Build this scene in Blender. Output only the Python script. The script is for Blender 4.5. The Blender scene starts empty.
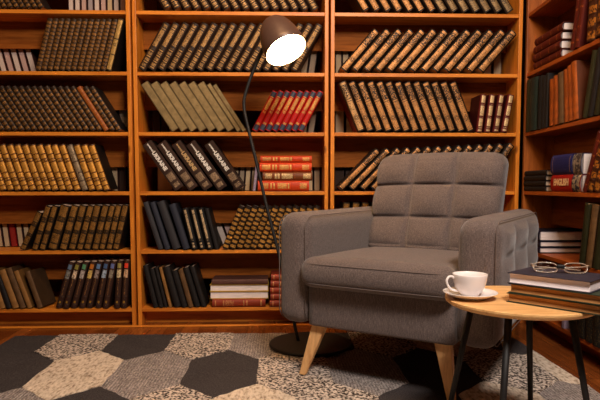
import bpy, bmesh, math, random
from mathutils import Vector, Matrix, Euler
R = math.radians
random.seed(7)
col = bpy.context.scene.collection
scene = bpy.context.scene

# ------------------------------------------------------------------ materials
def srgb(r, g, b):
    f = lambda c: (c/255/12.92) if c/255 <= .04045 else ((c/255+.055)/1.055)**2.4
    return (f(r), f(g), f(b), 1)

class NT:
    def __init__(s, name):
        s.m = bpy.data.materials.new(name); s.m.use_nodes = True
        s.t = s.m.node_tree; s.b = s.t.nodes['Principled BSDF']
    def n(s, typ, **kw):
        o = s.t.nodes.new(typ)
        for k, v in kw.items():
            if k in o.inputs: s.put(o.inputs[k], v)
            else: setattr(o, k, v)
        return o
    def put(s, sock, v):
        if isinstance(v, bpy.types.NodeSocket): s.t.links.new(v, sock)
        else: sock.default_value = v
    def math(s, op, a, b=0.0, clamp=False):
        o = s.t.nodes.new('ShaderNodeMath'); o.operation = op; o.use_clamp = clamp
        s.put(o.inputs[0], a); s.put(o.inputs[1], b); return o.outputs[0]
    def mix(s, f, a, b, blend='MIX'):
        o = s.t.nodes.new('ShaderNodeMix'); o.data_type = 'RGBA'; o.blend_type = blend
        s.put(o.inputs[0], f); s.put(o.inputs[6], a); s.put(o.inputs[7], b); return o.outputs[2]
    def ramp(s, f, stops, interp='LINEAR'):
        o = s.t.nodes.new('ShaderNodeValToRGB'); o.color_ramp.interpolation = interp
        e = o.color_ramp.elements
        while len(e) > 1: e.remove(e[-1])
        for i, (p, c) in enumerate(stops):
            if not isinstance(c, tuple): c = (c, c, c, 1)
            if i == 0: e[0].position = p; e[0].color = c
            else:
                x = e.new(p); x.color = c
        s.put(o.inputs[0], f); return o.outputs[0]
    def coord(s, which='Object', scale=(1, 1, 1), loc=(0, 0, 0)):
        c = s.n('ShaderNodeTexCoord'); mp = s.n('ShaderNodeMapping')
        s.put(mp.inputs[0], c.outputs[which]); mp.inputs['Scale'].default_value = scale
        mp.inputs['Location'].default_value = loc; return mp.outputs[0]
    def noise(s, vec, scale, detail=3, rough=.5, dist=0):
        o = s.n('ShaderNodeTexNoise'); s.put(o.inputs['Vector'], vec)
        o.inputs['Scale'].default_value = scale; o.inputs['Detail'].default_value = detail
        o.inputs['Roughness'].default_value = rough; o.inputs['Distortion'].default_value = dist
        return o.outputs['Fac']
    def bump(s, h, strength=.3, dist=.002):
        o = s.n('ShaderNodeBump'); s.put(o.inputs['Height'], h)
        o.inputs['Strength'].default_value = strength; o.inputs['Distance'].default_value = dist
        s.put(s.b.inputs['Normal'], o.outputs[0])
    def rand(s):
        return s.n('ShaderNodeObjectInfo').outputs['Random']
    def out(s, color=None, rough=.5, metal=0, spec=None):
        if color is not None: s.put(s.b.inputs['Base Color'], color)
        s.put(s.b.inputs['Roughness'], rough); s.put(s.b.inputs['Metallic'], metal)
        if spec is not None: s.put(s.b.inputs['Specular IOR Level'], spec)
        return s.m

def plain(name, c, rough=.5, metal=0, var=.12, scale=60, bump=0):
    t = NT(name); v = t.coord()
    n = t.noise(v, scale, 3)
    f = t.ramp(n, [(.3, 1-var), (.7, 1+0.0)])
    m = t.mix(1.0, c, f, 'MULTIPLY')
    if bump: t.bump(n, bump, .001)
    return t.out(m, rough, metal)

def wood(name, c1, c2, axis='x', rough=.4, scale=1.0, knots=True, spec=.3):
    t = NT(name)
    sc = {'x': (1.2, 14, 14), 'y': (14, 1.2, 14), 'z': (14, 14, 1.2)}[axis]
    v = t.coord('Object', tuple(a*scale for a in sc))
    r = t.rand()
    cx = t.n('ShaderNodeVectorMath', operation='ADD'); t.put(cx.inputs[0], v)
    comb = t.n('ShaderNodeCombineXYZ'); t.put(comb.inputs[0], t.math('MULTIPLY', r, 37.)); t.put(comb.inputs[2], t.math('MULTIPLY', r, 11.))
    t.put(cx.inputs[1], comb.outputs[0]); v = cx.outputs[0]
    n = t.noise(v, 2.2, 5, .6, .6)
    n2 = t.noise(v, 9, 3, .6)
    g = t.math('ADD', t.math('MULTIPLY', n, .7), t.math('MULTIPLY', n2, .3))
    c = t.ramp(g, [(.36, c2), (.52, c1), (.66, tuple(min(1, x*1.12) for x in c1[:3])+(1,))])
    if knots:
        vv = t.coord('Object', (3, 3, 5) if axis == 'x' else (5, 5, 3))
        vo = t.n('ShaderNodeTexVoronoi'); t.put(vo.inputs['Vector'], vv); vo.inputs['Scale'].default_value = 1.0
        k = t.ramp(vo.outputs['Distance'], [(.0, 1.), (.05, .8), (.085, 0.)])
        c = t.mix(k, c, tuple(x*.35 for x in c2[:3])+(1,))
    t.bump(n2, .08, .001)
    return t.out(c, rough, 0, spec)

WC1, WC2 = srgb(212, 128, 42), srgb(180, 98, 26)
M = {}
M['wood_x'] = wood('shelf_wood_x', WC1, WC2, 'x')
M['wood_z'] = wood('shelf_wood_z', WC1, WC2, 'z')
M['wood_y'] = wood('shelf_wood_y', srgb(186, 104, 36), srgb(150, 78, 24), 'y')
M['panel'] = wood('back_panel_wood', srgb(144, 80, 28), srgb(112, 56, 15), 'x', .65, spec=.08)
M['wood_sx'] = wood('side_shelf_wood_dimmed', srgb(172, 84, 28), srgb(132, 58, 16), 'x')  # side bookcase woods: redder, and darkened to stand in for weaker light there
M['wood_sz'] = wood('side_upright_wood_dimmed', srgb(160, 88, 34), srgb(124, 62, 20), 'z')
M['panel_s'] = wood('side_back_wood_dimmed', srgb(124, 64, 26), srgb(92, 42, 14), 'x', .6, spec=.1)
M['oak'] = wood('oak_top', srgb(226, 178, 118), srgb(200, 146, 88), 'x', .38, 2.2, False)
M['leg_wood'] = wood('beech_leg', srgb(230, 180, 122), srgb(206, 150, 96), 'z', .4, 1.5, False)

def fabric():
    t = NT('taupe_woven_fabric'); v = t.coord()
    n = t.noise(t.coord('Object', (1, 1, .12)), 560, 2, .6)
    n2 = t.noise(t.coord('Object', (.3, .3, 1)), 560, 2, .6)
    n3 = t.noise(v, 14, 3)
    w = t.math('ADD', t.math('MULTIPLY', n, .5), t.math('MULTIPLY', n2, .5))
    c = t.ramp(w, [(.34, srgb(74, 63, 60)), (.5, srgb(100, 87, 83)), (.66, srgb(126, 111, 106))])
    c = t.mix(1.0, c, t.ramp(n3, [(.3, .93), (.7, 1.0)]), 'MULTIPLY')
    t.bump(w, .22, .001)
    t.b.inputs['Sheen Weight'].default_value = .25
    t.b.inputs['Sheen Roughness'].default_value = .5
    return t.out(c, .92, 0, .15)
M['fabric'] = fabric()
M['seam'] = plain('seam_thread', srgb(100, 87, 82), .9)
M['black_metal'] = plain('black_powder_metal', srgb(20, 18, 18), .6, .1)
M['lamp_metal'] = plain('dark_lamp_metal', srgb(92, 68, 58), .36, .2)
M['lamp_inner'] = plain('white_reflector', srgb(240, 232, 220), .5, 0, .02)
M['ceramic'] = plain('white_porcelain', srgb(240, 232, 230), .16, 0, .02)
M['page'] = None
def page_mat(name, c1, c2, rot='z'):
    t = NT(name)
    sc = {'x': (1, .02, .02), 'y': (.02, 1, .02), 'z': (.02, .02, 1)}[rot]
    n = t.noise(t.coord('Object', sc), 900, 2)
    n2 = t.noise(t.coord(), 30, 2)
    c = t.mix(t.ramp(n, [(.35, 0.), (.65, 1.)]), c1, c2)
    c = t.mix(1., c, t.ramp(n2, [(.3, .9), (.7, 1.)]), 'MULTIPLY')
    t.bump(n, .15, .0005)
    return t.out(c, .85, 0, .2)
M['page'] = page_mat('cream_pages', srgb(214, 190, 166), srgb(184, 158, 134), 'x')
M['page_white'] = page_mat('white_pages', srgb(246, 232, 228), srgb(224, 208, 204), 'x')
M['page_tan'] = page_mat('aged_pages', srgb(190, 138, 88), srgb(158, 108, 62), 'x')

def glowmat(name, c, s):
    m = bpy.data.materials.new(name); m.use_nodes = True
    b = m.node_tree.nodes['Principled BSDF']
    b.inputs['Base Color'].default_value = (1, 1, 1, 1)
    b.inputs['Emission Color'].default_value = c; b.inputs['Emission Strength'].default_value = s
    return m
M['bulb'] = glowmat('glowing_bulb', (1, .62, .30, 1), 100)
def glass():
    m = bpy.data.materials.new('lens_glass'); m.use_nodes = True
    b = m.node_tree.nodes['Principled BSDF']
    b.inputs['Transmission Weight'].default_value = 1; b.inputs['Roughness'].default_value = .02
    b.inputs['IOR'].default_value = 1.1; b.inputs['Base Color'].default_value = (.98, .96, .94, 1)
    return m
M['lens'] = glass()
def clearplastic():
    m = bpy.data.materials.new('clear_frame_plastic'); m.use_nodes = True
    b = m.node_tree.nodes['Principled BSDF']
    b.inputs['Transmission Weight'].default_value = .75; b.inputs['Roughness'].default_value = .12
    b.inputs['IOR'].default_value = 1.45; b.inputs['Base Color'].default_value = srgb(236, 214, 190)
    return m
M['clear'] = clearplastic()

# spine bands: list of (z0, z1, density 0..1)
def spine_mat(name, base, gold, bands, nscale=260, xwin=(.08, .92), medal=None, metal=.3, rough=.5, contrast=5, gvar=.35, xline=False):
    t = NT(name)
    g = t.n('ShaderNodeTexCoord').outputs['Generated']
    sp = t.n('ShaderNodeSeparateXYZ'); t.put(sp.inputs[0], g)
    stops = [(0, 0.)]
    pts = []
    for a, b, d in bands: pts.append((a, b, d))
    st = []; cur = 0
    for a, b, d in pts:
        if a > cur+1e-4: st.append((cur, 0.))
        st.append((a, d)); cur = b
    if cur < 1: st.append((cur, 0.))
    st = st[:32]
    mz = t.ramp(sp.outputs[2], st, 'CONSTANT')
    mx = t.ramp(sp.outputs[0], [(0, 0.), (xwin[0], 1.), (xwin[1], 0.)], 'CONSTANT')
    mask = t.math('MULTIPLY', mz, mx)
    obj = t.coord('Object')
    off = t.n('ShaderNodeVectorMath', operation='ADD'); t.put(off.inputs[0], obj)
    cb = t.n('ShaderNodeCombineXYZ'); t.put(cb.inputs[1], t.math('MULTIPLY', t.rand(), 3.)); t.put(off.inputs[1], cb.outputs[0])
    n = t.noise(off.outputs[0], nscale, 1, .5)
    n = t.ramp(n, [(.25, 0.), (.75, 1.)])
    f = t.math('MULTIPLY', t.math('SUBTRACT', t.math('ADD', mask, .02), n), contrast, False)
    f = t.math('ADD', f, .5, True)
    f = t.math('MULTIPLY', f, t.math('GREATER_THAN', mask, .02))
    if medal:
        zc, rad, asp = medal   # asp = height / thickness
        dx = t.math('SUBTRACT', sp.outputs[0], .5)
        dz = t.math('MULTIPLY', t.math('SUBTRACT', sp.outputs[2], zc), asp)
        d = t.math('SQRT', t.math('ADD', t.math('MULTIPLY', dx, dx), t.math('MULTIPLY', dz, dz)))
        ring = t.ramp(d, [(0, 1.), (rad*.35, 0.), (rad*.62, 1.), (rad*.8, 0.), (rad*1.05, 0.)], 'CONSTANT')
        inside = t.math('LESS_THAN', d, rad)
        f = t.mix(inside, f, ring)
    n2 = t.noise(off.outputs[0], 45, 2)
    gc = t.mix(1., gold, t.ramp(n2, [(.3, 1-gvar), (.7, 1.0)]), 'MULTIPLY')
    c = t.mix(f, base, gc)
    c = t.mix(1., c, t.ramp(t.rand(), [(0, .78), (1, 1.)]), 'MULTIPLY')
    t.bump(n, .2, .001)
    mt = t.math('MULTIPLY', f, metal)
    return t.out(c, rough, mt, .25)

def leather(name, c, rough=.55, var=.3, scale=120):
    t = NT(name); n = t.noise(t.coord(), scale, 3); n2 = t.noise(t.coord(), 14, 3)
    k = t.math('ADD', t.math('MULTIPLY', n, .4), t.math('MULTIPLY', n2, .6))
    cc = t.mix(1., c, t.ramp(k, [(.35, 1-var), (.62, 1.0)]), 'MULTIPLY')
    cc = t.mix(1., cc, t.ramp(t.rand(), [(0, .8), (1, 1.)]), 'MULTIPLY')
    t.bump(n, .2, .001)
    return t.out(cc, rough, 0, .25)

def periodic(n, z0=.03, z1=.97, duty=.6, d=.6, alt=None):
    out = []; p = (z1-z0)/n
    for i in range(n):
        dd = alt[i % len(alt)] if alt else d
        out.append((z0+i*p, z0+i*p+p*duty, dd))
    return out

BLK = srgb(24, 18, 15); DKB = srgb(40, 26, 18)
S = {}   # style -> (board mat, spine mat, page mat, bulge factor, hubs)
S['bronze'] = (leather('black_leather', BLK), spine_mat('bronze_spine', srgb(56, 37, 19), srgb(160, 108, 50), periodic(13, duty=.6, alt=[.62, .45, .55]), 330, (.06, .92), contrast=2.5), M['page'], .3, [])
S['bronze_wide'] = (leather('black_leather_b', BLK), spine_mat('bronze_spine_wide', srgb(44, 30, 16), srgb(166, 116, 54), [(.02, .12, .7), (.15, .35, .55), (.38, .42, .25), (.44, .62, .7), (.65, .72, .3), (.74, .97, .65)], 300, (.1, .9)), M['page'], .3, [])
S['bronze_light'] = (leather('black_leather_c', BLK), spine_mat('pale_bronze_spine', srgb(60, 42, 22), srgb(204, 160, 90), [(.02, .3, .85), (.32, .6, .8), (.62, .97, .75)], 300, (.1, .9), (.5, .3, 9.)), M['page'], .3, [])
S['banded'] = (leather('black_leather_d', BLK), spine_mat('banded_spine', srgb(46, 30, 16), srgb(154, 104, 48), periodic(10, duty=.55, alt=[.65, .5]), 300, (.08, .88), contrast=3), M['page'], .3, [])
S['rust'] = (leather('rust_leather', srgb(120, 62, 24)), spine_mat('rust_spine', srgb(150, 78, 28), srgb(196, 122, 52), periodic(10, duty=.5, d=.4), 300, (.1, .85)), M['page'], .3, [])
S['golden'] = (leather('black_leather_e', BLK), spine_mat('golden_spine', srgb(92, 54, 18), srgb(222, 156, 64), [(.02, .1, .7), (.12, .2, .9), (.22, .26, .5), (.28, .38, .75), (.40, .62, .95), (.64, .68, .5), (.7, .78, .85), (.8, .97, .95)], 240, (.06, .94)), M['page'], .35, [.11, .21, .39, .63, .79])
S['greygold'] = (leather('black_leather_f', BLK), spine_mat('greyed_spine', srgb(84, 66, 52), srgb(164, 140, 108), [(.02, .2, .7), (.22, .38, .6), (.40, .62, .8), (.64, .97, .7)], 240, (.06, .94)), M['page'], .35, [.11, .21, .39, .63, .79])
S['ornate'] = (leather('black_leather_g', BLK), spine_mat('ornate_black_spine', srgb(46, 31, 23), srgb(196, 148, 88),
    [(.03, .05, .95), (.07, .13, .5), (.15, .17, .95), (.19, .25, .55), (.27, .29, .9), (.31, .37, .5), (.39, .41, .95), (.43, .46, .25), (.5, .84, .55), (.86, .88, .9), (.9, .96, .5)], 380, (.26, .78), contrast=9), M['page'], .35, [.16, .28, .4])
S['brass'] = (leather('brown_leather', DKB), spine_mat('brass_spine', srgb(26, 16, 10), srgb(206, 144, 84),
    [(.02, .04, .9), (.05, .6, .7), (.61, .64, .95), (.65, .92, .4), (.93, .98, .95)], 230, (.17, .8), (.27, .3, 6.), contrast=9), M['page'], .3, [])
S['brass_red'] = (leather('dark_red_leather', srgb(120, 18, 14)), spine_mat('brass_spine_b', srgb(52, 32, 20), srgb(220, 168, 108),
    [(.02, .04, .9), (.05, .6, .72), (.61, .64, .95), (.65, .92, .4), (.93, .98, .95)], 230, (.16, .82), (.27, .3, 6.), contrast=9), M['page'], .3, [])
S['pewter'] = (leather('black_leather_h', BLK), spine_mat('dark_brass_spine', srgb(40, 30, 22), srgb(160, 128, 84),
    [(.02, .04, .9), (.05, .6, .7), (.61, .64, .9), (.65, .92, .45), (.93, .98, .8)], 230, (.16, .8), (.27, .36, 7.)), M['page'], .3, [])
S['maroon'] = (leather('maroon_leather', srgb(66, 14, 12)), spine_mat('maroon_gilt_spine', srgb(92, 20, 16), srgb(232, 196, 140),
    [(.03, .07, .9), (.1, .14, .4), (.16, .36, .75), (.38, .42, .3), (.44, .7, .7), (.72, .76, .3), (.78, .97, .85)], 330, (.22, .8)), M['page'], .35, [.15, .43, .77])
S['redgold'] = (leather('red_leather', srgb(150, 16, 12)), spine_mat('red_gilt_spine', srgb(184, 22, 18), srgb(232, 180, 96),
    [(.16, .2, .6), (.44, .5, .5), (.52, .82, .62), (.84, .88, .8)], 330, (.2, .8)), M['page'], .35, [])
S['bluecap'] = (S['redgold'][0], leather('navy_cloth', srgb(34, 40, 60)), M['page'], .35, [])
S['binder'] = (leather('olive_card', srgb(84, 70, 50), .7, .15), spine_mat('olive_ribbed_spine', srgb(98, 80, 50), srgb(152, 128, 86), [(0.01, .99, .97)], 90, (.09, .91), None, 0, .8, 2), M['page'], .04, [])
S['ukraine'] = (leather('dark_brown_cloth', srgb(42, 30, 26)), leather('dark_brown_spine', srgb(58, 38, 29), .85, .25), M['page'], .1, [])
S['ukraine_emblem'] = spine_mat('faded_emblem', srgb(60, 42, 34), srgb(188, 156, 120), [(.0, 1, .52)], 380, (0, 1.0))
S['redstack'] = (leather('red_brown_leather', srgb(166, 50, 20)), spine_mat('orange_red_spine', srgb(214, 66, 20), srgb(240, 186, 100),
    [(.04, .2, .55), (.24, .27, .8), (.3, .33, .8), (.38, .56, .6), (.58, .61, .8), (.82, .95, .55)], 380, (.24, .76)), M['page'], .35, [.22, .36, .64])
S['brownstack'] = (leather('brown_leather_b', srgb(96, 48, 22)), spine_mat('brown_gilt_spine', srgb(122, 62, 26), srgb(238, 200, 140),
    [(.04, .18, .5), (.24, .28, .7), (.3, .34, .7), (.38, .6, .6), (.82, .97, .6)], 330, (.2, .8)), M['page'], .35, [.22, .36, .64])
S['redbrown'] = (leather('russet_leather', srgb(110, 40, 22)), spine_mat('russet_spine', srgb(140, 52, 28), srgb(214, 150, 92),
    [(.05, .07, .9), (.2, .22, .8), (.24, .4, .4), (.58, .6, .8), (.64, .66, .8), (.9, .93, .8)], 330, (.15, .85)), M['page'], .35, [.21, .59, .9])
S['navy'] = (leather('navy_linen', srgb(34, 36, 46)), leather('navy_linen_spine', srgb(48, 50, 62), .6, .2), M['page'], .3, [])
S['charcoal'] = (leather('charcoal_linen', srgb(34, 33, 36)), leather('charcoal_linen_spine', srgb(54, 52, 56), .6, .2), M['page'], .3, [])
S['column'] = (leather('black_cloth', srgb(16, 14, 14)), spine_mat('column_spine', srgb(20, 17, 17), srgb(222, 190, 146),
    [(.04, .09, .8), (.12, .16, .8), (.2, .24, .3), (.26, .84, .72), (.86, .95, .9)], 300, (.34, .66)), M['page'], .35, [])
S['check'] = (leather('black_leather_i', BLK), spine_mat('chequered_gilt_spine', srgb(38, 24, 14), srgb(206, 148, 70), periodic(9, duty=.55, d=.72), 260, (.05, .93)), M['page'], .3, [])
S['olddark'] = (leather('worn_black_cloth', srgb(22, 19, 18)), leather('worn_black_spine', srgb(34, 29, 28), .6, .5, 60), M['page'], .3, [])
S['oldbrown'] = (leather('worn_brown_cloth', srgb(66, 46, 28)), leather('worn_brown_spine', srgb(112, 80, 48), .65, .55, 50), M['page_tan'], .3, [])
S['oldtan'] = (leather('worn_tan_cloth', srgb(110, 76, 38)), leather('worn_tan_spine', srgb(160, 112, 58), .65, .5, 50), M['page_tan'], .3, [])
S['encyc'] = (leather('brown_buckram', srgb(40, 24, 18)), spine_mat('buckram_spine', srgb(58, 36, 28), srgb(168, 118, 70),
    [(.04, .06, .35), (.09, .17, .3), (.2, .23, .2), (.27, .63, .42), (.95, .98, .3)], 260, (.4, .6)), M['page'], .35, [.07, .24])
S['crimson'] = (leather('crimson_leather', srgb(84, 22, 13)), spine_mat('crimson_spine', srgb(92, 26, 14), srgb(176, 90, 40), [(.1, .13, .5), (.3, .33, .5), (.6, .63, .5), (.85, .88, .5)], 200, (.1, .9)), M['page_white'], .3, [])
S['gothic'] = (leather('brown_leather_c', srgb(60, 28, 12)), spine_mat('old_gilt_spine', srgb(66, 30, 12), srgb(200, 124, 44), periodic(5, duty=.6, d=.55), 90, (.05, .95)), M['page_tan'], .3, [.2, .4, .6, .8])
S['teal'] = (leather('dark_teal_cloth', srgb(20, 30, 26)), leather('dark_teal_spine', srgb(36, 48, 42), .5, .3), M['page'], .3, [])
S['olive'] = (leather('dark_olive_cloth', srgb(38, 42, 24)), leather('dark_olive_spine', srgb(48, 46, 24), .5, .4), M['page'], .3, [])
S['leafy'] = (leather('worn_orange_leather', srgb(96, 46, 18)), leather('worn_orange_spine', srgb(186, 90, 26), .5, .85, 26), M['page_tan'], .3, [])
S['blue'] = (leather('royal_blue_cover', srgb(30, 34, 86)), spine_mat('royal_blue_spine', srgb(32, 36, 92), srgb(190, 150, 130), [(.08, .1, .9), (.9, .92, .9)], 300, (.1, .9)), M['page_white'], .18, [])
S['english'] = (leather('bright_red_cover', srgb(150, 20, 18), .4), leather('bright_red_spine', srgb(170, 24, 20), .4, .1), M['page_white'], .12, [])
S['marble'] = (leather('blue_board', srgb(28, 32, 74)), spine_mat('marbled_spine', srgb(70, 60, 60), srgb(176, 160, 144), [(.0, 1, .5)], 60, (0, 1.)), M['page_white'], .2, [])
S['marble_red'] = (leather('red_board', srgb(140, 24, 22)), spine_mat('marbled_spine_b', srgb(50, 50, 70), srgb(190, 170, 140), [(.0, .4, .5), (.4, .6, .3), (.6, 1, .5)], 60, (0, 1.)), M['page_white'], .2, [])
S['navywhite'] = (leather('navy_cover', srgb(28, 26, 48)), leather('navy_cover_spine', srgb(34, 30, 54), .5, .2), M['page_white'], .2, [])
S['yellowedge'] = (leather('yellow_cover', srgb(196, 156, 60)), leather('yellow_cover_spine', srgb(196, 156, 60)), M['page_white'], .1, [])
S['plum'] = (leather('plum_brown_cover', srgb(72, 44, 40)), leather('plum_brown_spine', srgb(92, 58, 50)), M['page'], .2, [])
S['dotted'] = (leather('black_cloth_b', srgb(18, 16, 15)), spine_mat('dotted_spine', srgb(22, 19, 17), srgb(120, 96, 60), [(.05, .95, .22)], 200, (.05, .95)), M['page'], .2, [])
S['lilac'] = (leather('lilac_cover', srgb(150, 132, 150)), leather('lilac_spine', srgb(160, 140, 158)), M['page'], .1, [])

# ------------------------------------------------------------------ helpers
def newobj(name, me, parent=None, mats=(), smooth=False):
    if isinstance(me, bmesh.types.BMesh):
        bm = me; me = bpy.data.meshes.new(name); bm.normal_update(); bm.to_mesh(me); bm.free()
    if smooth:
        for p in me.polygons: p.use_smooth = True
    for m in mats: me.materials.append(m)
    o = bpy.data.objects.new(name, me); col.objects.link(o)
    if parent: o.parent = parent
    return o
def empty(name, loc, rot=(0, 0, 0)):
    o = bpy.data.objects.new(name, None); col.objects.link(o)
    o.location = loc; o.rotation_euler = rot; o.empty_display_size = .05; return o
def tag(o, label, cat, group=None):
    o['label'] = label; o['category'] = cat
    if group: o['group'] = group
    return o
def struct(o): o['kind'] = 'structure'; return o
def box(bm, x0, x1, y0, y1, z0, z1, bev=0, mi=0):
    r = bmesh.ops.create_cube(bm, size=1)
    for v in r['verts']:
        v.co = Vector(((x0+x1)/2+v.co.x*(x1-x0), (y0+y1)/2+v.co.y*(y1-y0), (z0+z1)/2+v.co.z*(z1-z0)))
    fs = {f for v in r['verts'] for f in v.link_faces}
    for f in fs: f.material_index = mi
    if bev:
        es = {e for v in r['verts'] for e in v.link_edges}
        bmesh.ops.bevel(bm, geom=list(es), offset=bev, segments=2, affect='EDGES', profile=.5)
    return bm
def boxobj(name, dims, mat, parent=None, bev=0.0):
    return newobj(name, box(bmesh.new(), *dims, bev), parent, [mat])
def tube(bm, pts, r, seg=10, closed=False, caps=True):
    pts = [Vector(p) for p in pts]; n = len(pts); rings = []
    rr = r if isinstance(r, (list, tuple)) else [r]*n
    up = None
    for i, p in enumerate(pts):
        a = pts[(i-1) % n] if (closed or i) else p; b = pts[(i+1) % n] if (closed or i < n-1) else p
        d = (b-a).normalized()
        if up is None:
            up = Vector((0, 0, 1)) if abs(d.z) < .9 else Vector((1, 0, 0))
        s = d.cross(up).normalized(); up = s.cross(d).normalized()
        rings.append([bm.verts.new(p+(s*math.cos(2*math.pi*k/seg)+up*math.sin(2*math.pi*k/seg))*rr[i]) for k in range(seg)])
    m = n if closed else n-1
    for i in range(m):
        A, B = rings[i], rings[(i+1) % n]
        off = 0
        if closed and i == n-1:   # pick best twist
            off = min(range(seg), key=lambda o: sum((A[k].co-B[(k+o) % seg].co).length for k in range(seg)))
        for k in range(seg):
            bm.faces.new((A[k], A[(k+1) % seg], B[(k+1+off) % seg], B[(k+off) % seg]))
    if caps and not closed:
        bm.faces.new(rings[0][::-1]); bm.faces.new(rings[-1])
    bmesh.ops.recalc_face_normals(bm, faces=bm.faces)
    return bm
def lathe(bm, prof, seg=48, M4=None):
    rings = []
    for r, z in prof:
        if r < 1e-6: rings.append([bm.verts.new((0, 0, z))])
        else: rings.append([bm.verts.new((r*math.cos(2*math.pi*k/seg), r*math.sin(2*math.pi*k/seg), z)) for k in range(seg)])
    for A, B in zip(rings, rings[1:]):
        for k in range(seg):
            k2 = (k+1) % seg
            if len(A) == 1 and len(B) == 1: continue
            if len(A) == 1: bm.faces.new((A[0], B[k2], B[k]))
            elif len(B) == 1: bm.faces.new((A[k], A[k2], B[0]))
            else: bm.faces.new((A[k], A[k2], B[k2], B[k]))
    bmesh.ops.recalc_face_normals(bm, faces=bm.faces)
    if M4: bm.transform(M4)
    return bm
def smoothpath(pts, n=8):
    pts = [Vector(p) for p in pts]; out = []
    P = [pts[0]*2-pts[1]]+pts+[pts[-1]*2-pts[-2]]
    for i in range(1, len(P)-2):
        for k in range(n):
            t = k/n; a, b, c, d = P[i-1:i+3]
            out.append(.5*((2*b)+(c-a)*t+(2*a-5*b+4*c-d)*t*t+(3*b-a-3*c+d)*t**3))
    out.append(pts[-1]); return out
def softbox(dims, r, n, fn=None):
    """box with rounded edges, n cells along its longest side; fn(p, unit pos, normal) moves points"""
    x0, x1, y0, y1, z0, z1 = dims
    S3 = Vector((x1-x0, y1-y0, z1-z0)); c = Vector((x0+x1, y0+y1, z0+z1))/2; L = max(S3)
    cell = L/n; bm = bmesh.new(); vm = {}
    N = [max(4, int(round(s/cell))) for s in S3]
    def gv(i, j, k):
        key = (i, j, k)
        if key not in vm:
            # denser towards the edges so that the rounding has cells
            def w(q, nn): return .5-.5*math.cos(math.pi*q/nn) if nn < 12 else (lambda t: t)(q/nn)
            u = Vector((w(i, N[0]), w(j, N[1]), w(k, N[2])))
            p = Vector(((u.x-.5)*S3.x, (u.y-.5)*S3.y, (u.z-.5)*S3.z))
            h = S3/2
            q = Vector([max(-(h[a]-r), min(h[a]-r, p[a])) for a in range(3)])
            d = p-q
            nrm = d.normalized() if d.length > 1e-9 else Vector((0, 0, 1))
            if d.length > 1e-9: p = q+nrm*r
            un = Vector((p.x/S3.x+.5, p.y/S3.y+.5, p.z/S3.z+.5))
            p = p+c
            if fn: p = fn(p, un, nrm)
            vm[key] = bm.verts.new(p)
        return vm[key]
    def face(a, i0, flip):
        o = [x for x in range(3) if x != a]
        for i in range(N[o[0]]):
            for j in range(N[o[1]]):
                q = []
                for di, dj in ((0, 0), (1, 0), (1, 1), (0, 1)):
                    k = [0, 0, 0]; k[a] = i0; k[o[0]] = i+di; k[o[1]] = j+dj; q.append(gv(*k))
                bm.faces.new(q[::-1] if flip else q)
    for a in range(3):
        face(a, 0, False); face(a, N[a], True)
    bmesh.ops.recalc_face_normals(bm, faces=bm.faces)
    return bm

# ------------------------------------------------------------------ books
def spine_y(x, t, b):
    u = (x/t-.5)*2
    return -b*math.sqrt(max(0, 1-u*u*.96))+b*.2
def cover_mesh(t, h, d, style, flip):
    bmat, smat, pmat, bf, hubs = S[style]
    b = min(t*bf, .014); w = min(.003, t*.12); n = 8
    outer = [(t*i/n, spine_y(t*i/n, t, b)) for i in range(n+1)]
    inner = [(w+(t-2*w)*i/n, max(spine_y(w+(t-2*w)*i/n, t, b), -b)+w*1.2) for i in range(n+1)]
    prof = [(0, d)]+outer+[(t, d), (t-w, d)]+inner[::-1]+[(w, d)]
    zs = [0]
    for hb in hubs:
        zc = hb*h; zs += [zc-.004, zc-.002, zc+.002, zc+.004]
    zs.append(h); zs = sorted(zs)
    bm = bmesh.new(); rings = []
    for z in zs:
        onhub = any(abs(abs(z-hb*h)-.002) < 1e-5 for hb in hubs)
        ring = []
        for i, (x, y) in enumerate(prof):
            if onhub and 1 < i < n+1: y = y-.0018
            ring.append(bm.verts.new((x, (d-y) if flip else y, z)))
        rings.append(ring)
    m = len(prof)
    for A, B in zip(rings, rings[1:]):
        for k in range(m):
            f = bm.faces.new((A[k], A[(k+1) % m], B[(k+1) % m], B[k]))
            f.material_index = 1 if 1 <= k <= n else 0
    bmesh.ops.recalc_face_normals(bm, faces=bm.faces)
    # end rims as quad strips
    for ring in (rings[0], rings[-1]):
        o = ring[:n+3]; inn = ring[n+3:][::-1]
        # o: 0..n+2 (left board end, spine, right board end); inn: left .. right inner incl. ends
        for k in range(n+2):
            bm.faces.new((o[k], o[k+1], inn[k+1], inn[k]))
    bmesh.ops.recalc_face_normals(bm, faces=bm.faces)
    me = bpy.data.meshes.new('book_cover'); bm.to_mesh(me); bm.free()
    me.materials.append(bmat); me.materials.append(smat)
    return me
def page_mesh(t, h, d, style, flip):
    w = min(.003, t*.12)+(.0022 if style in ('navywhite', 'crimson') else 0); g = min(.004, h*.02)
    y0, y1 = .004, d-.005
    if flip: y0, y1 = d-y1, d-y0
    bm = box(bmesh.new(), w, t-w, y0, y1, g, h-g)
    me = bpy.data.meshes.new('page_block'); bm.to_mesh(me); bm.free(); me.materials.append(S[style][2])
    return me
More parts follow.
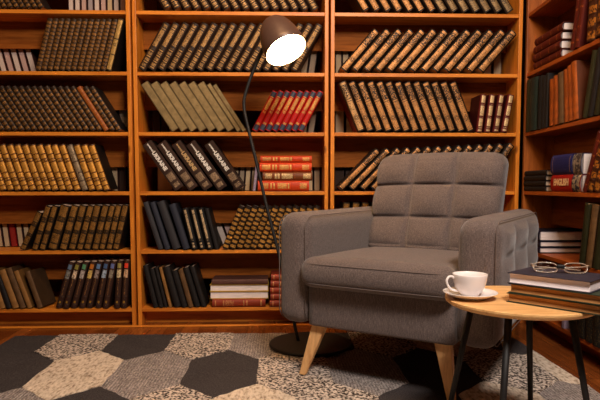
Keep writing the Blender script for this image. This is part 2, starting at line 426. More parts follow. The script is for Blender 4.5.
def patch_mesh(t, z0, z1, x0, x1, b, mat, off=.0006):
    bm = bmesh.new(); n = 6; top = []; bot = []; tb = []; bb = []
    for i in range(n+1):
        x = x0+(x1-x0)*i/n; y = spine_y(x, t, b)-off
        top.append(bm.verts.new((x, y, z1))); bot.append(bm.verts.new((x, y, z0)))
        tb.append(bm.verts.new((x, y+off*.9, z1))); bb.append(bm.verts.new((x, y+off*.9, z0)))
    for i in range(n):
        bm.faces.new((bot[i], bot[i+1], top[i+1], top[i])); bm.faces.new((bb[i+1], bb[i], tb[i], tb[i+1]))
        bm.faces.new((top[i], top[i+1], tb[i+1], tb[i])); bm.faces.new((bb[i], bb[i+1], bot[i+1], bot[i]))
    bm.faces.new((bot[0], top[0], tb[0], bb[0])); bm.faces.new((top[n], bot[n], bb[n], tb[n]))
    bmesh.ops.recalc_face_normals(bm, faces=bm.faces)
    me = bpy.data.meshes.new('spine_label'); bm.to_mesh(me); bm.free(); me.materials.append(mat); return me
def text_mesh(s, size, mat, extrude=.0004):
    cu = bpy.data.curves.new('lettering', 'FONT'); cu.body = s; cu.size = size; cu.extrude = extrude
    cu.align_x = 'CENTER'; cu.align_y = 'CENTER'; cu.resolution_u = 3; cu.offset = size*.045
    o = bpy.data.objects.new('tmp', cu); col.objects.link(o)
    bpy.context.view_layer.update()
    me = bpy.data.meshes.new_from_object(o.evaluated_get(bpy.context.evaluated_depsgraph_get()))
    bpy.data.objects.remove(o); me.materials.clear(); me.materials.append(mat); me.name = 'lettering'
    return me
protos = {}
def book(style, t, h, d, loc, rot, label, group, flip=False, extra=None, cat='book'):
    key = (style, round(t, 4), round(h, 4), round(d, 3), flip)
    if key not in protos:
        protos[key] = (cover_mesh(t, h, d, style, flip), page_mesh(t, h, d, style, flip))
        root = empty('book', loc, rot)
        c = newobj('cover', protos[key][0], root); p = newobj('page_block', protos[key][1], root)
        protos[key] = (root, [c, p])
    else:
        r0, ch = protos[key]
        root = r0.copy(); col.objects.link(root); root.location = loc; root.rotation_euler = rot
        for k in list(root.keys()): del root[k]
        for c0 in ch:
            c = c0.copy(); col.objects.link(c); c.parent = root
    if extra: extra(root, t, h, d)
    tag(root, label, cat, group); return root

SHELF = lambda k: .0876+.3114*k+.010      # top face of shelf k
ORD = ['first', 'second', 'third', 'fourth', 'fifth', 'sixth', 'seventh', 'eighth', 'ninth', 'tenth', 'eleventh', 'twelfth', 'thirteenth',
       'fourteenth', 'fifteenth', 'sixteenth', 'seventeenth', 'eighteenth', 'nineteenth', 'twentieth', 'twenty-first']
BACKF = (Vector((0, 0)), 0.0)             # front line of the three wall bookcases
SIDE_ANG = -math.pi/2-.0343+.0686*0
SIDEF = (Vector((2.079, 0)), -math.pi/2-.0343)
def place(frame, x, y, z):
    o, a = frame
    return (o.x+x*math.cos(a)-y*math.sin(a), o.y+x*math.sin(a)+y*math.cos(a), z)
def row(frame, k, items, plural, where, group, y0=-.002, d=.143, ordinals=True, descs=None, extra=None, yj=.006):
    """items: (style, thickness, height, tilt degrees, x of the foot's middle)"""
    n = len(items)
    for i, it in enumerate(items):
        st, t, h, a, xc = it[:5]
        ar = R(a); x = xc-t/2*math.cos(ar); z = SHELF(k)+(t*math.sin(ar) if a > 0 else 0)+.0008
        y = y0+random.uniform(0, yj)
        who = 'leftmost' if i == 0 else ('rightmost' if i == n-1 else ORD[i]+' from left')
        lab = (descs[i] if descs and descs[i] else '%s of the %s, %s' % (who, plural, where))
        book(st, t, h, d, place(frame, x, y, z), (0, ar, frame[1]), lab, group, extra=(extra[i] if extra else None))
def lin(a, b, n): return [a+(b-a)*i/(n-1) for i in range(n)]
def seq(st, n, x0, x1, tilt, h, t=None, tilt1=None):
    xs = lin(x0, x1, n); p = (x1-x0)/(n-1); out = []
    for i, x in enumerate(xs):
        a = tilt if tilt1 is None else tilt+(tilt1-tilt)*i/(n-1)
        tt = t if t else round(p*math.cos(R(tilt))*.965, 4)
        out.append((st if isinstance(st, str) else st[i], tt, h, a, x))
    return out
def stack(frame, k, items, descs, group, y0=-.002, d=.143, flip=False, extra=None):
    """items from the bottom up: (style, thickness, length, x of left end)"""
    z = SHELF(k)+.0006
    for i, it in enumerate(items):
        st, t, h, x = it[:4]
        dd = it[4] if len(it) > 4 else d
        book(st, t, h, dd, place(frame, x, y0+random.uniform(0, .008), z+t), (0, math.pi/2, frame[1]), descs[i], group,
             flip=(it[5] if len(it) > 5 else flip), extra=(extra[i] if extra else None))
        z += t+.0006

L, MID, RT, SD = 'left bookcase', 'middle bookcase', 'right bookcase', 'side bookcase'
# ---- left bookcase
row(BACKF, 5, seq('banded', 9, -.70, -.452, -30, .24), 'bronze-banded books', 'top visible shelf of left bookcase', 'bronze-banded books on the top shelf')
row(BACKF, 4, seq(['bronze']*12+['bronze_light'], 13, -.481, -.12, 15, .272), 'bronze-spined books leaning right', 'second shelf of left bookcase', 'bronze-spined books leaning right')
row(BACKF, 3, seq(['banded']*17+['rust']+['banded']*2, 20, -.705, -.072, -32, .262), 'ribbed bronze books leaning left', 'third shelf of left bookcase', 'ribbed bronze books leaning left',
    descs=[None]*17+['single rust-brown ribbed book, third from right on third shelf of left bookcase']+[None]*2)
row(BACKF, 2, seq(['golden']*11+['greygold']+['golden']*3, 15, -.678, -.142, -18, .250), 'gold-spined books leaning left', 'fourth shelf of left bookcase', 'gold-spined books leaning left',
    descs=[None]*11+['grey-gold spined book among the bright gold ones, fourth shelf of left bookcase']+[None]*3)
xs = [-.592, -.530, -.490, -.438, -.381, -.336, -.295, -.256, -.214, -.179, -.142, -.106]
ts = [.030, .030, .030, .048, .038, .036, .032, .034, .034, .030, .030, .032]
tl = [26, 19, 18, 18, 17, 16, 16, 15, 15, 15, 14, 14]
row(BACKF, 1, [('bronze_wide', ts[i], .22 if i == 0 else .245, tl[i], xs[i]) for i in range(12)], 'blotched bronze books leaning right', 'fifth shelf of left bookcase', 'blotched bronze books leaning right')
# encyclopaedia volumes with coloured labels
labc = [('slate blue', (92, 112, 138)), ('olive', (138, 128, 56)), ('green', (84, 142, 100)), ('orange', (190, 108, 34)), ('blue', (96, 128, 170)),
        ('dark blue', (66, 92, 132)), ('violet blue', (98, 108, 158)), ('khaki', (156, 142, 78)), ('red', (224, 62, 36))]
picc = [(120, 118, 112), (208, 180, 152), (170, 156, 148), (200, 166, 92), (150, 130, 120), (150, 164, 180), (136, 124, 108), (204, 182, 140), (198, 156, 120)]
def pic_mat(i, c):
    t = NT('picture_label_%d' % i); n = t.noise(t.coord('Object', (1, 1, 1), (i*.7, 0, 0)), 110, 2)
    cc = t.ramp(n, [(.35, tuple(x*.25 for x in srgb(*c)[:3])+(1,)), (.5, srgb(*c)), (.7, tuple(min(1, x*1.3) for x in srgb(*c)[:3])+(1,))])
    return t.out(cc, .4)
brassdot = plain('gilt_square', srgb(176, 132, 50), .4, .4)
def enc(i):
    def f(root, t, h, d):
        b = min(t*.35, .014)
        o = newobj('spine_label', patch_mesh(t, h*.84, h*.94, t*.2, t*.8, b, plain('label_'+labc[i][0].replace(' ', '_'), srgb(*labc[i][1]), .45)), root)
        o['label'] = labc[i][0]+' title label'
        o = newobj('picture_label', patch_mesh(t, h*.64, h*.81, t*.17, t*.83, b, pic_mat(i, picc[i])), root)
        o['label'] = 'small picture label'
        newobj('gilt_mark', patch_mesh(t, h*.105, h*.15, t*.34, t*.66, b, brassdot), root)['label'] = 'small gilt mark'
    return f
exs = [-.413, -.376, -.335, -.291, -.253, -.207, -.166, -.106, -.070]; etl = [17, 17, 16, 15, 14, 12, 11, 5, 5]
row(BACKF, 0, [('encyc', .031, .257, etl[i], exs[i]) for i in range(9)], '', '', 'brown encyclopaedia volumes with colour labels',
    descs=['dark brown encyclopaedia volume with %s label above picture, lowest shelf of left bookcase' % labc[i][0] for i in range(9)], extra=[enc(i) for i in range(9)])
row(BACKF, 0, [('olddark', .028, .20, -16, -.742), ('oldtan', .03, .21, -16, -.706), ('olddark', .028, .205, -17, -.672), ('oldtan', .034, .215, -18, -.636),
    ('oldbrown', .03, .225, -18, -.598), ('oldtan', .026, .21, -19, -.564)], 'worn old books leaning left', 'lowest shelf of left bookcase', 'worn old brown books')
book('oldbrown', .03, .205, .137, (-.525, .004, SHELF(0)+.001), (0, R(-19), R(-8)), 'worn brown book showing its whole front board, lowest shelf of left bookcase', 'worn old brown books')
# ---- middle bookcase
row(BACKF, 5, seq('ornate', 16, .19, .955, -31, .26), 'black gilt books leaning left', 'top visible shelf of middle bookcase', 'black gilt books on the top shelf')
row(BACKF, 4, seq('ornate', 17, .050, .842, 30, .272), 'black gilt books leaning right', 'second shelf behind the lamp', 'black gilt books behind the lamp')
bx = [.219+.0485*i for i in range(7)]
row(BACKF, 3, [('binder', .0395, .290, -33, x) for x in bx]+[('binder', .021, .29, -33, .553), ('binder', .021, .285, -33, .581)], 'plain olive-grey binders', 'third shelf of middle bookcase',
    'plain olive-grey binders')
def bluecaps(root, t, h, d):
    b = min(t*.35, .014)
    for z0, z1 in ((.02, .15), (.86, .98)):
        newobj('spine_label', patch_mesh(t, h*z0, h*z1, t*.06, t*.94, b, M['navycap'], .0004), root)['label'] = 'navy end band'
M['navycap'] = plain('navy_band', srgb(44, 48, 66), .5)
row(BACKF, 3, seq('redgold', 8, .634, .876, 28, .233), 'red books with navy ends', 'third shelf of middle bookcase', 'red books with navy ends', extra=[bluecaps]*8)
wt = plain('white_foil', srgb(232, 224, 214), .5, 0, .03); gt = plain('gold_foil', srgb(206, 170, 116), .45, .2, .03)
UM = {'w': (text_mesh('UKRAINE', .028, wt), text_mesh('EMPEROR', .0165, wt)), 'g': (text_mesh('UKRAINE', .028, gt), text_mesh('EMPEROR', .0165, gt))}
UM = {k: (v[0], None) for k, v in UM.items()}
def dashes(mat):      # the small line above the title is too small to read: a row of short strokes
    bm = bmesh.new(); x = 0; rnd = random.Random(3)
    for i in range(11):
        w = rnd.uniform(.003, .0048); box(bm, x-.03, x-.03+w, rnd.uniform(-.0045, -.002), rnd.uniform(.0035, .005), -.0003, .0003); x += w+.0014
    me = bpy.data.meshes.new('lettering'); bm.to_mesh(me); bm.free(); me.materials.append(mat); return me
UD = {'w': dashes(wt), 'g': dashes(gt)}
def ukr(kind):
    def f(root, t, h, d):
        b = min(t*.1, .014)
        rot = Matrix.Rotation(math.pi/2, 4, 'Y') @ Matrix.Rotation(math.pi/2, 4, 'X')
        for me, z, nm in ((UM[kind][0], h*.60, 'title_lettering'), (UD[kind], h*.87, 'subtitle_lettering')):
            o = newobj(nm, me, root); o.matrix_local = Matrix.Translation((t*.5, spine_y(t*.5, t, b)-.0008, z)) @ rot
            o['label'] = ('white' if kind == 'w' else 'gold')+' lettering'
        e = newobj('emblem', patch_mesh(t, h*.18, h*.33, t*.16, t*.84, b, S['ukraine_emblem']), root); e['label'] = 'faded gilt emblem'
        newobj('emblem', patch_mesh(t, h*.05, h*.13, t*.2, t*.8, b, S['ukraine_emblem']), root)['label'] = 'small faded gilt mark'
    return f
row(BACKF, 2, [('ukraine', .053, .292, -35, x) for x in (.236, .310, .388, .464, .558)], 'dark brown UKRAINE books', 'fourth shelf of middle bookcase', 'dark brown books lettered UKRAINE',
    extra=[ukr('w'), ukr('w'), ukr('g'), ukr('w'), ukr('w')], yj=.002)
stack(BACKF, 2, [('redstack', .056, .272, .650), ('brownstack', .046, .262, .676), ('redstack', .048, .274, .660), ('redstack', .036, .272, .664)],
      ['bottom red gilt book of the flat stack beside the UKRAINE books', 'brown gilt book, only brown one in the flat red stack', 'red gilt book directly above the brown one in flat stack',
       'topmost red gilt book of the flat stack beside UKRAINE books'], 'flat stack of red gilt books')
row(BACKF, 1, [('charcoal', .028, .262, -17, .131), ('navy', .028, .262, -17, .168), ('charcoal', .042, .265, -18, .216), ('navy', .036, .25, -17, .268)], 'plain dark cloth books', 'fifth shelf of middle bookcase', 'plain dark cloth books')
row(BACKF, 1, [('column', .036, .225, -13, .312), ('column', .036, .225, -13, .353), ('column', .036, .225, -13, .394), ('olddark', .022, .225, -14, .430)], '', '', 'black books with gilt column ornament',
    descs=['black book with gilt column ornament, leftmost of three, fifth shelf of middle bookcase', 'black book with gilt column ornament, middle of three, fifth shelf, middle bookcase',
           'black book with gilt column ornament, rightmost of three, fifth shelf, middle bookcase', 'thin plain black book leaning on the gilt column books'])
row(BACKF, 1, seq('check', 12, .473, .879, 22, .246), 'chequered gilt books leaning right', 'fifth shelf of middle bookcase', 'chequered gilt books leaning right')
row(BACKF, 0, [('olddark', .026, .232, -13, .100), ('olddark', .024, .215, -13, .130), ('olddark', .016, .22, -13, .154), ('oldtan', .016, .222, -13, .178), ('olddark', .036, .225, -15, .216),
    ('olddark', .03, .205, -15, .254), ('oldbrown', .026, .21, -15, .288), ('olddark', .03, .22, -16, .322), ('olddark', .026, .226, -16, .357)], 'dark worn books leaning left', 'lowest shelf of middle bookcase',
    'dark worn books on the lowest shelf', descs=[None]*3+['narrow tan book among dark worn books, lowest shelf of middle bookcase']+[None]*5)
stack(BACKF, 0, [('redbrown', .044, .285, .402), ('yellowedge', .040, .315, .388, .143, True), ('yellowedge', .036, .315, .388, .143, True), ('plum', .028, .30, .400)],
      ['red-brown banded book at the bottom of the flat stack on lowest shelf', 'white-paged book with yellow cover, just above the red-brown book',
       'white-paged book with yellow cover, just under the plum-brown book', 'plum-brown book on top of the white-paged books, lowest shelf'], 'flat stack on the lowest shelf')
stack(BACKF, 0, [('redbrown', .036, .25, .712) for _ in range(1)]+[('redbrown', .036, .25, .714), ('redbrown', .034, .25, .712), ('redbrown', .036, .25, .715), ('redbrown', .034, .25, .718)],
      ['%s book of the russet stack half hidden behind the armchair' % w for w in ('bottom russet', 'second from bottom', 'middle russet', 'second from top', 'topmost russet')], 'russet stack behind the armchair')
# ---- right bookcase
row(BACKF, 5, seq(['brass']*7+['pewter']*7, 14, 1.222, 1.985, -32, .27, t=.044), 'brass-spined books leaning left', 'top visible shelf of right bookcase', 'brass-spined books on the top shelf')
row(BACKF, 4, seq('brass', 13, 1.102, 1.832, 41, .268), 'brass-spined books leaning right', 'second shelf of right bookcase', 'brass-spined books leaning right')
row(BACKF, 3, seq(['brass_red']+['brass']*12, 13, 1.199, 1.786, -22, .275), 'brass-spined books leaning left', 'third shelf of right bookcase', 'brass-spined books leaning left',
    descs=['brass-spined book with red board, leftmost on third shelf of right bookcase']+[None]*12)
row(BACKF, 3, [('maroon', .034, .2, 6, 1.833), ('maroon', .034, .2, 7, 1.877), ('maroon', .034, .2, 8, 1.922), ('maroon', .034, .2, 10, 1.966)], 'maroon gilt books', 'right end of third shelf, right bookcase', 'short maroon gilt books')
row(BACKF, 2, seq('brass', 14, 1.088, 1.850, 45, .286, t=.037, tilt1=34), 'brass-spined books', 'fourth shelf behind the armchair back', 'brass-spined books behind the armchair')
row(BACKF, 1, [('bronze_wide', .038, .25, 6, 1.098), ('bronze_wide', .038, .25, 7, 1.145), ('bronze_wide', .038, .25, 8, 1.192), ('bronze_wide', .038, .25, 9, 1.240)], 'bronze books', 'fifth shelf just above armchair arm, right bookcase', 'bronze books above the armchair arm')
# ---- side bookcase (local x runs towards the camera)
stack(SIDEF, 4, [('crimson', .036, .30, .10, .143), ('crimson', .040, .30, .10, .143), ('crimson', .038, .30, .105, .143), ('crimson', .038, .30, .115, .143)],
      ['crimson white-paged book, bottom of four stacked on upper shelf of side bookcase', 'crimson white-paged book, second from bottom of four, side bookcase',
       'crimson white-paged book, third from bottom of four, side bookcase', 'crimson white-paged book, topmost of four stacked, side bookcase'], 'crimson stack in the side bookcase')
row(SIDEF, 4, [('crimson', .038, .272, 13, .505), ('crimson', .040, .272, 13, .552)], 'tall crimson books', 'leaning beside the stacked crimson books', 'tall crimson leaning books')
row(SIDEF, 4, [('gothic', .07, .27, 4, .665), ('gothic', .07, .27, 4, .745), ('gothic', .07, .27, 4, .825)], 'thick old gilt books', 'upper right edge, side bookcase', 'thick old gilt books')
row(SIDEF, 3, [('olive', .04, .27, 0, .045), ('teal', .09, .268, 0, .116), ('olddark', .04, .262, 1, .192), ('olddark', .035, .255, 1, .235), ('olddark', .028, .26, 1, .269)], 'dark tall books', 'corner end of side bookcase third shelf', 'dark tall books in the corner')
row(SIDEF, 3, [('leafy', .048, .222, -3, .328), ('leafy', .040, .23, -4, .378), ('oldbrown', .05, .235, -5, .428), ('leafy', .038, .24, -6, .478), ('leafy', .036, .25, -7, .520), ('leafy', .042, .258, -8, .566)],
    'worn orange-brown books', 'third shelf of side bookcase', 'worn orange-brown books')
row(SIDEF, 3, [('olive', .038, .272, 14, .64), ('olddark', .038, .272, 14, .685), ('olive', .04, .272, 14, .732), ('olive', .04, .272, 14, .782)], 'dark green books leaning right', 'third shelf of side bookcase', 'dark green books leaning right')
stack(SIDEF, 2, [('olddark', .026, .262, .02), ('olddark', .026, .262, .02), ('olddark', .026, .262, .02), ('olddark', .026, .262, .02)],
      ['thin black book, %s of the low dark stack beside the red ENGLISH book' % w for w in ('bottom', 'second from bottom', 'second from top', 'topmost')], 'low dark stack in the side bookcase')
et = text_mesh('ENGLISH', .052, plain('cream_print', srgb(226, 180, 130), .5)); et2 = text_mesh('ANATOLY', .013, gt)
def eng(root, t, h, d):
    b = min(t*.12, .014)
    # the stacked book lies on its side: reading direction runs along its length
    rot = Matrix.Rotation(-math.pi/2, 4, 'Y') @ Matrix.Rotation(math.pi/2, 4, 'X')
    o = newobj('title_lettering', et, root); o.matrix_local = Matrix.Translation((t*.45, -b-.0004, h*.53)) @ rot @ Matrix.Diagonal((.72, .8, 1, 1))
    o['label'] = 'cream word ENGLISH'
def place_eng(): pass
stack(SIDEF, 2, [('english', .078, .205, .345, .143), ('blue', .092, .205, .345, .143)], ['thick red dictionary with ENGLISH on its spine, side bookcase', 'thick royal blue book lying on the red ENGLISH dictionary'],
      'two thick dictionaries', extra=[eng, None])
stack(SIDEF, 2, [('marble_red', .076, .07, .556, .143), ('marble', .092, .07, .556, .143)], ['short red-edged marbled book under the blue marbled one, side bookcase', 'blue marbled book with white pages, beside the royal blue book'],
      'two marbled books')
row(SIDEF, 2, [('crimson', .030, .26, 24, .658), ('gothic', .04, .26, 24, .702), ('gothic', .04, .26, 24, .752)], 'brown leaning books', 'right of the marbled books, side bookcase', 'brown leaning books')
stack(SIDEF, 1, [('navywhite', .030, .20, .032, .25), ('navywhite', .030, .20, .03, .25), ('navywhite', .052, .20, .03, .25)],
      ['navy white-paged book at the bottom of three beside armchair arm', 'navy white-paged book in the middle of three beside armchair arm', 'thickest navy white-paged book, top of three beside armchair arm'],
      'navy stack in the side bookcase')
row(SIDEF, 1, [('olive', .045, .265, 8, .655), ('oldbrown', .045, .262, 9, .71), ('olive', .045, .262, 10, .765)], 'olive-brown books', 'far right above the table books, side bookcase', 'olive-brown leaning books')
row(SIDEF, 0, [('dotted', .06, .15, 0, .60), ('dotted', .06, .15, 0, .665), ('dotted', .06, .15, 0, .73), ('dotted', .06, .15, 0, .795)], 'short black speckled books', 'lowest shelf of side bookcase', 'short black speckled books')
row(SIDEF, 0, [('lilac', .03, .12, 0, .50)], '', '', 'short black speckled books', descs=['small pale book beside the black speckled books, lowest shelf'])

# ---- books on the far side of the open bookcases, seen below the back boards
pal = {'white': (206, 188, 176), 'pink': (190, 158, 148), 'blue': (160, 148, 148), 'cream': (196, 170, 132), 'grey': (150, 130, 108), 'red': (150, 40, 30), 'dark': (52, 36, 28), 'stone': (160, 138, 110)}
palm = {k: page_mat('rear_'+k, srgb(*v), tuple(x*.82 for x in srgb(*v)[:3])+(1,), 'x') for k, v in pal.items()}
rear_n = {}
def rear(frame, k, x0, x1, cols, where, tilt=0, h=.2, y0=.185):
    n = len(cols); p = (x1-x0)/n
    for i, c in enumerate(cols):
        x = x0+p*i; t = p*.8*math.cos(R(tilt))
        bm = bmesh.new(); box(bm, .002, t-.002, .003, .12, .002, h-.002); box(bm, 0, .002, 0, .123, 0, h, 0, 1); box(bm, t-.002, t, 0, .123, 0, h, 0, 1)
        z = SHELF(k)+.0008+(t*math.sin(R(tilt)) if tilt > 0 else 0)
        o = newobj('book', bm, None, [palm[c], S['plum'][0] if c != 'red' else S['english'][0]])
        o.location = place(frame, x, y0, z); o.rotation_euler = (0, R(tilt), frame[1])
        who = 'leftmost' if i == 0 else ('rightmost' if i == n-1 else ORD[i]+' from left')
        if n == 1: who = 'only one'
        tag(o, '%s of the %s book edges below the back board, %s' % (who, 'pale' if c != 'dark' else 'dim', where), 'book', 'book edges seen below the back boards')
rear(BACKF, 5, -.385, -.035, ['white', 'white', 'pink', 'blue', 'white', 'pink', 'cream', 'white', 'pink', 'white'], 'top left bookcase')
rear(BACKF, 4, -.83, -.55, ['cream', 'cream', 'white', 'pink', 'white', 'pink', 'white'], 'second left shelf', -14)
rear(BACKF, 3, -.15, -.04, ['blue', 'grey'], 'third left shelf', -14)
rear(BACKF, 2, -.22, -.04, ['dark', 'stone', 'dark', 'dark'], 'fourth left shelf')
rear(BACKF, 1, -.85, -.62, ['cream', 'cream', 'cream', 'red', 'cream', 'cream'], 'fifth left shelf', -6)
rear(BACKF, 4, .88, .965, ['stone', 'grey'], 'second middle shelf', 8)
rear(BACKF, 3, .06, .2, ['dark', 'dark', 'red'], 'third middle shelf')
rear(BACKF, 3, .84, .965, ['stone', 'cream', 'grey'], 'third middle shelf end', 8)
rear(BACKF, 2, .08, .3, ['cream', 'cream'], 'under the UKRAINE books')
rear(BACKF, 2, .50, .67, ['stone', 'grey', 'cream', 'stone', 'pink'], 'left of red stack', 4)
rear(BACKF, 2, .88, 1.0, ['grey', 'cream', 'stone'], 'fourth middle shelf end')
rear(BACKF, 1, .40, .58, ['white', 'white', 'pink', 'white'], 'fifth middle shelf', -20)
rear(BACKF, 4, 1.08, 1.16, ['stone', 'stone'], 'second right shelf')
rear(BACKF, 4, 1.86, 2.03, ['stone', 'white', 'stone'], 'second right shelf end')
rear(BACKF, 3, 1.08, 1.2, ['stone', 'stone'], 'third right shelf')
rear(BACKF, 2, 1.08, 1.2, ['dark', 'dark'], 'fourth right shelf')
rear(BACKF, 1, 1.08, 1.3, ['stone', 'stone', 'grey'], 'fifth right shelf')
# small objects beside the maroon books: dark flat stack with a cream block on it
stack(BACKF, 3, [('olddark', .026, .10, 1.70, .1), ('olddark', .026, .10, 1.70, .1), ('olddark', .026, .10, 1.70, .1)],
      ['small dark book, %s of the flat trio left of the maroon books' % w for w in ('bottom', 'middle', 'topmost')], 'small dark flat trio', y0=.19)
book('lilac', .014, .145, .12, (.622, .004, SHELF(2)+.0035), (0, R(7), 0), 'thin lilac book standing left of the red gilt stack', 'thin lilac book')

# ------------------------------------------------------------------ bookcases
TOP = 2.27
def bookcase(frame, x0, x1, label, mx, mz, mp, skip_right=False):
    root = empty('bookcase', place(frame, (x0+x1)/2, 0, 0), (0, 0, frame[1])); tag(root, label, 'bookcase', None)
    o = (x1-x0)/2-.006; w = .0200; D = .50
    for s in (-1, 1):
        a, b = (-o, -o+w) if s < 0 else (o-w, o)
        newobj('side_panel', box(bmesh.new(), a, b, -.004, D, 0, TOP, .002), root, [mz])
    for k in range(8):
        zc = .0876+.3114*k
        if k == 7: zc = TOP-.011
        newobj('shelf' if k < 7 else 'top_board', box(bmesh.new(), -o+w+.0004, o-w-.0004, 0, D, zc-.0095, zc+.0095, .0015), root, [mx])
        if k < 7:
            zt = .0876+.3114*(k+1)-.0100; 
            newobj('back_panel', box(bmesh.new(), -o+w+.0004, o-w-.0004, .152, .164, zt-(.142 if k >= 4 else .158), zt-.0002), root, [mp])
    newobj('plinth', box(bmesh.new(), -o+w+.0004, o-w-.0004, .085, .105, 0, .0776), root, [mx])
    return root
bookcase(BACKF, -1.03, 0, 'left orange-brown wooden bookcase of bronze and gold spined books, cut by photo edge', M['wood_x'], M['wood_z'], M['panel'])
bookcase(BACKF, 0, 1.03, 'middle orange-brown wooden bookcase behind the floor lamp', M['wood_x'], M['wood_z'], M['panel'])
bookcase(BACKF, 1.03, 2.06, 'orange-brown wooden bookcase directly behind the grey armchair', M['wood_x'], M['wood_z'], M['panel'])
sb = bookcase(SIDEF, -.012, 1.05, 'reddish wooden bookcase, shade put into its colour, turned along the right side, behind the small table', M['wood_sx'], M['wood_sz'], M['panel_s'])

# ------------------------------------------------------------------ room
def floor_mat():
    t = NT('parquet'); 
    br = t.n('ShaderNodeTexBrick'); v = t.coord('Object', (1, 1, 1)); 
    rt = t.n('ShaderNodeMapping'); t.put(rt.inputs[0], v); rt.inputs['Rotation'].default_value = (0, 0, math.pi/2)
    t.put(br.inputs['Vector'], rt.outputs[0]); br.inputs['Scale'].default_value = 1
    br.inputs['Brick Width'].default_value = .9; br.inputs['Row Height'].default_value = .085; br.inputs['Mortar Size'].default_value = .0012
    br.inputs['Color1'].default_value = srgb(160, 88, 38); br.inputs['Color2'].default_value = srgb(116, 58, 24); br.inputs['Mortar'].default_value = srgb(40, 18, 8)
    n = t.noise(t.coord('Object', (18, 1.5, 1)), 3, 5, .6, .5)
    c = t.mix(1., br.outputs['Color'], t.ramp(n, [(.3, .6), (.7, 1.)]), 'MULTIPLY')
    return t.out(c, .26, 0, .5)
M['floor'] = floor_mat()
M['wallm'] = plain('wall_paint', srgb(112, 80, 58), .9, 0, .06, 6)
M['ceil'] = plain('ceiling_paint', srgb(150, 128, 108), .9, 0, .04, 6)
X0, X1, Y0, Y1, H = -2.6, 2.75, -5.6, .62, 2.75
struct(boxobj('floor', (X0, X1, Y0, Y1, -.05, 0), M['floor']))
struct(boxobj('ceiling', (X0, X1, Y0, Y1, H, H+.05), M['ceil']))
struct(boxobj('wall_back', (X0, X1, Y1, Y1+.05, 0, H), M['wallm']))
struct(boxobj('wall_front', (X0, X1, Y0-.05, Y0, 0, H), M['wallm']))
struct(boxobj('wall_left', (X0-.05, X0, Y0, Y1, 0, H), M['wallm']))
struct(boxobj('wall_right', (X1, X1+.05, Y0, Y1, 0, H), M['wallm']))

struct(boxobj('trim_1', (-1.6, 2.02, -.034, -.012, .0002, .009), M['wood_x'], None, .003))
# ------------------------------------------------------------------ rug
def rugm(name, c1, c2, c3, scale, contrast=(.4, .5, .6), bump=.6, dist=.004, stretch=(1, 1, 1), ribs=False):
    t = NT(name); v = t.coord('Object', stretch)
    n = t.noise(v, scale, 2, .6); n2 = t.noise(t.coord(), 9, 2)
    c = t.ramp(n, [(contrast[0], c1), (contrast[1], c2), (contrast[2], c3)])
    c = t.mix(1., c, t.ramp(n2, [(.3, .88), (.7, 1.)]), 'MULTIPLY')
    if ribs:
        w = t.n('ShaderNodeTexWave'); w.bands_direction = 'X'; mp = t.coord('Object', (1, .22, 1))
        t.put(w.inputs['Vector'], mp); w.inputs['Scale'].default_value = 26; w.inputs['Distortion'].default_value = 1.2; w.inputs['Detail Scale'].default_value = 2
        c = t.mix(1., c, t.ramp(w.outputs['Fac'], [(.0, .68), (.5, 1.)]), 'MULTIPLY')
        n = t.math('ADD', n, w.outputs['Fac'])
    t.bump(n, bump, dist)
    return t.out(c, .95, 0, .1)
RM = {'d': rugm('rug_charcoal', srgb(52, 47, 47), srgb(66, 60, 60), srgb(78, 72, 71), 220, bump=.4, dist=.002),
      's': rugm('rug_speckled', srgb(52, 46, 44), srgb(150, 134, 122), srgb(226, 208, 192), 95, (.4, .49, .56), .9, .008),
      'c': rugm('rug_cream', srgb(150, 128, 108), srgb(208, 188, 166), srgb(230, 212, 192), 60, (.3, .45, .6), .9, .008, (1.6, .6, 1)),
      'r': rugm('rug_ribbed_grey', srgb(122, 112, 108), srgb(160, 149, 144), srgb(184, 172, 166), 150, (.38, .5, .62), .7, .004, (1.3, .5, 1), True)}
keys = list(RM)
def clip(poly, ax, val, keep_less):
    out = []
    for i in range(len(poly)):
        a, b = poly[i], poly[(i+1) % len(poly)]
        ia = (a[ax] <= val) == keep_less; ib = (b[ax] <= val) == keep_less
        if ia: out.append(a)
        if ia != ib:
            t = (val-a[ax])/(b[ax]-a[ax]); out.append((a[0]+(b[0]-a[0])*t, a[1]+(b[1]-a[1])*t))
    return out
RX0, RX1, RY0, RY1 = -.545, 1.905, -2.7, -.205
W, VE, TP = .2875, .31, .135
pattern = {0: dict(zip(range(-3, 8), 'rdsdsrdsddc')), 1: dict(zip(range(-3, 8), 'sdcrdsrdsccs')), 2: dict(zip(range(-3, 8), 'crdscsddcrrd'))}
rnd = random.Random(5)
bm = bmesh.new()
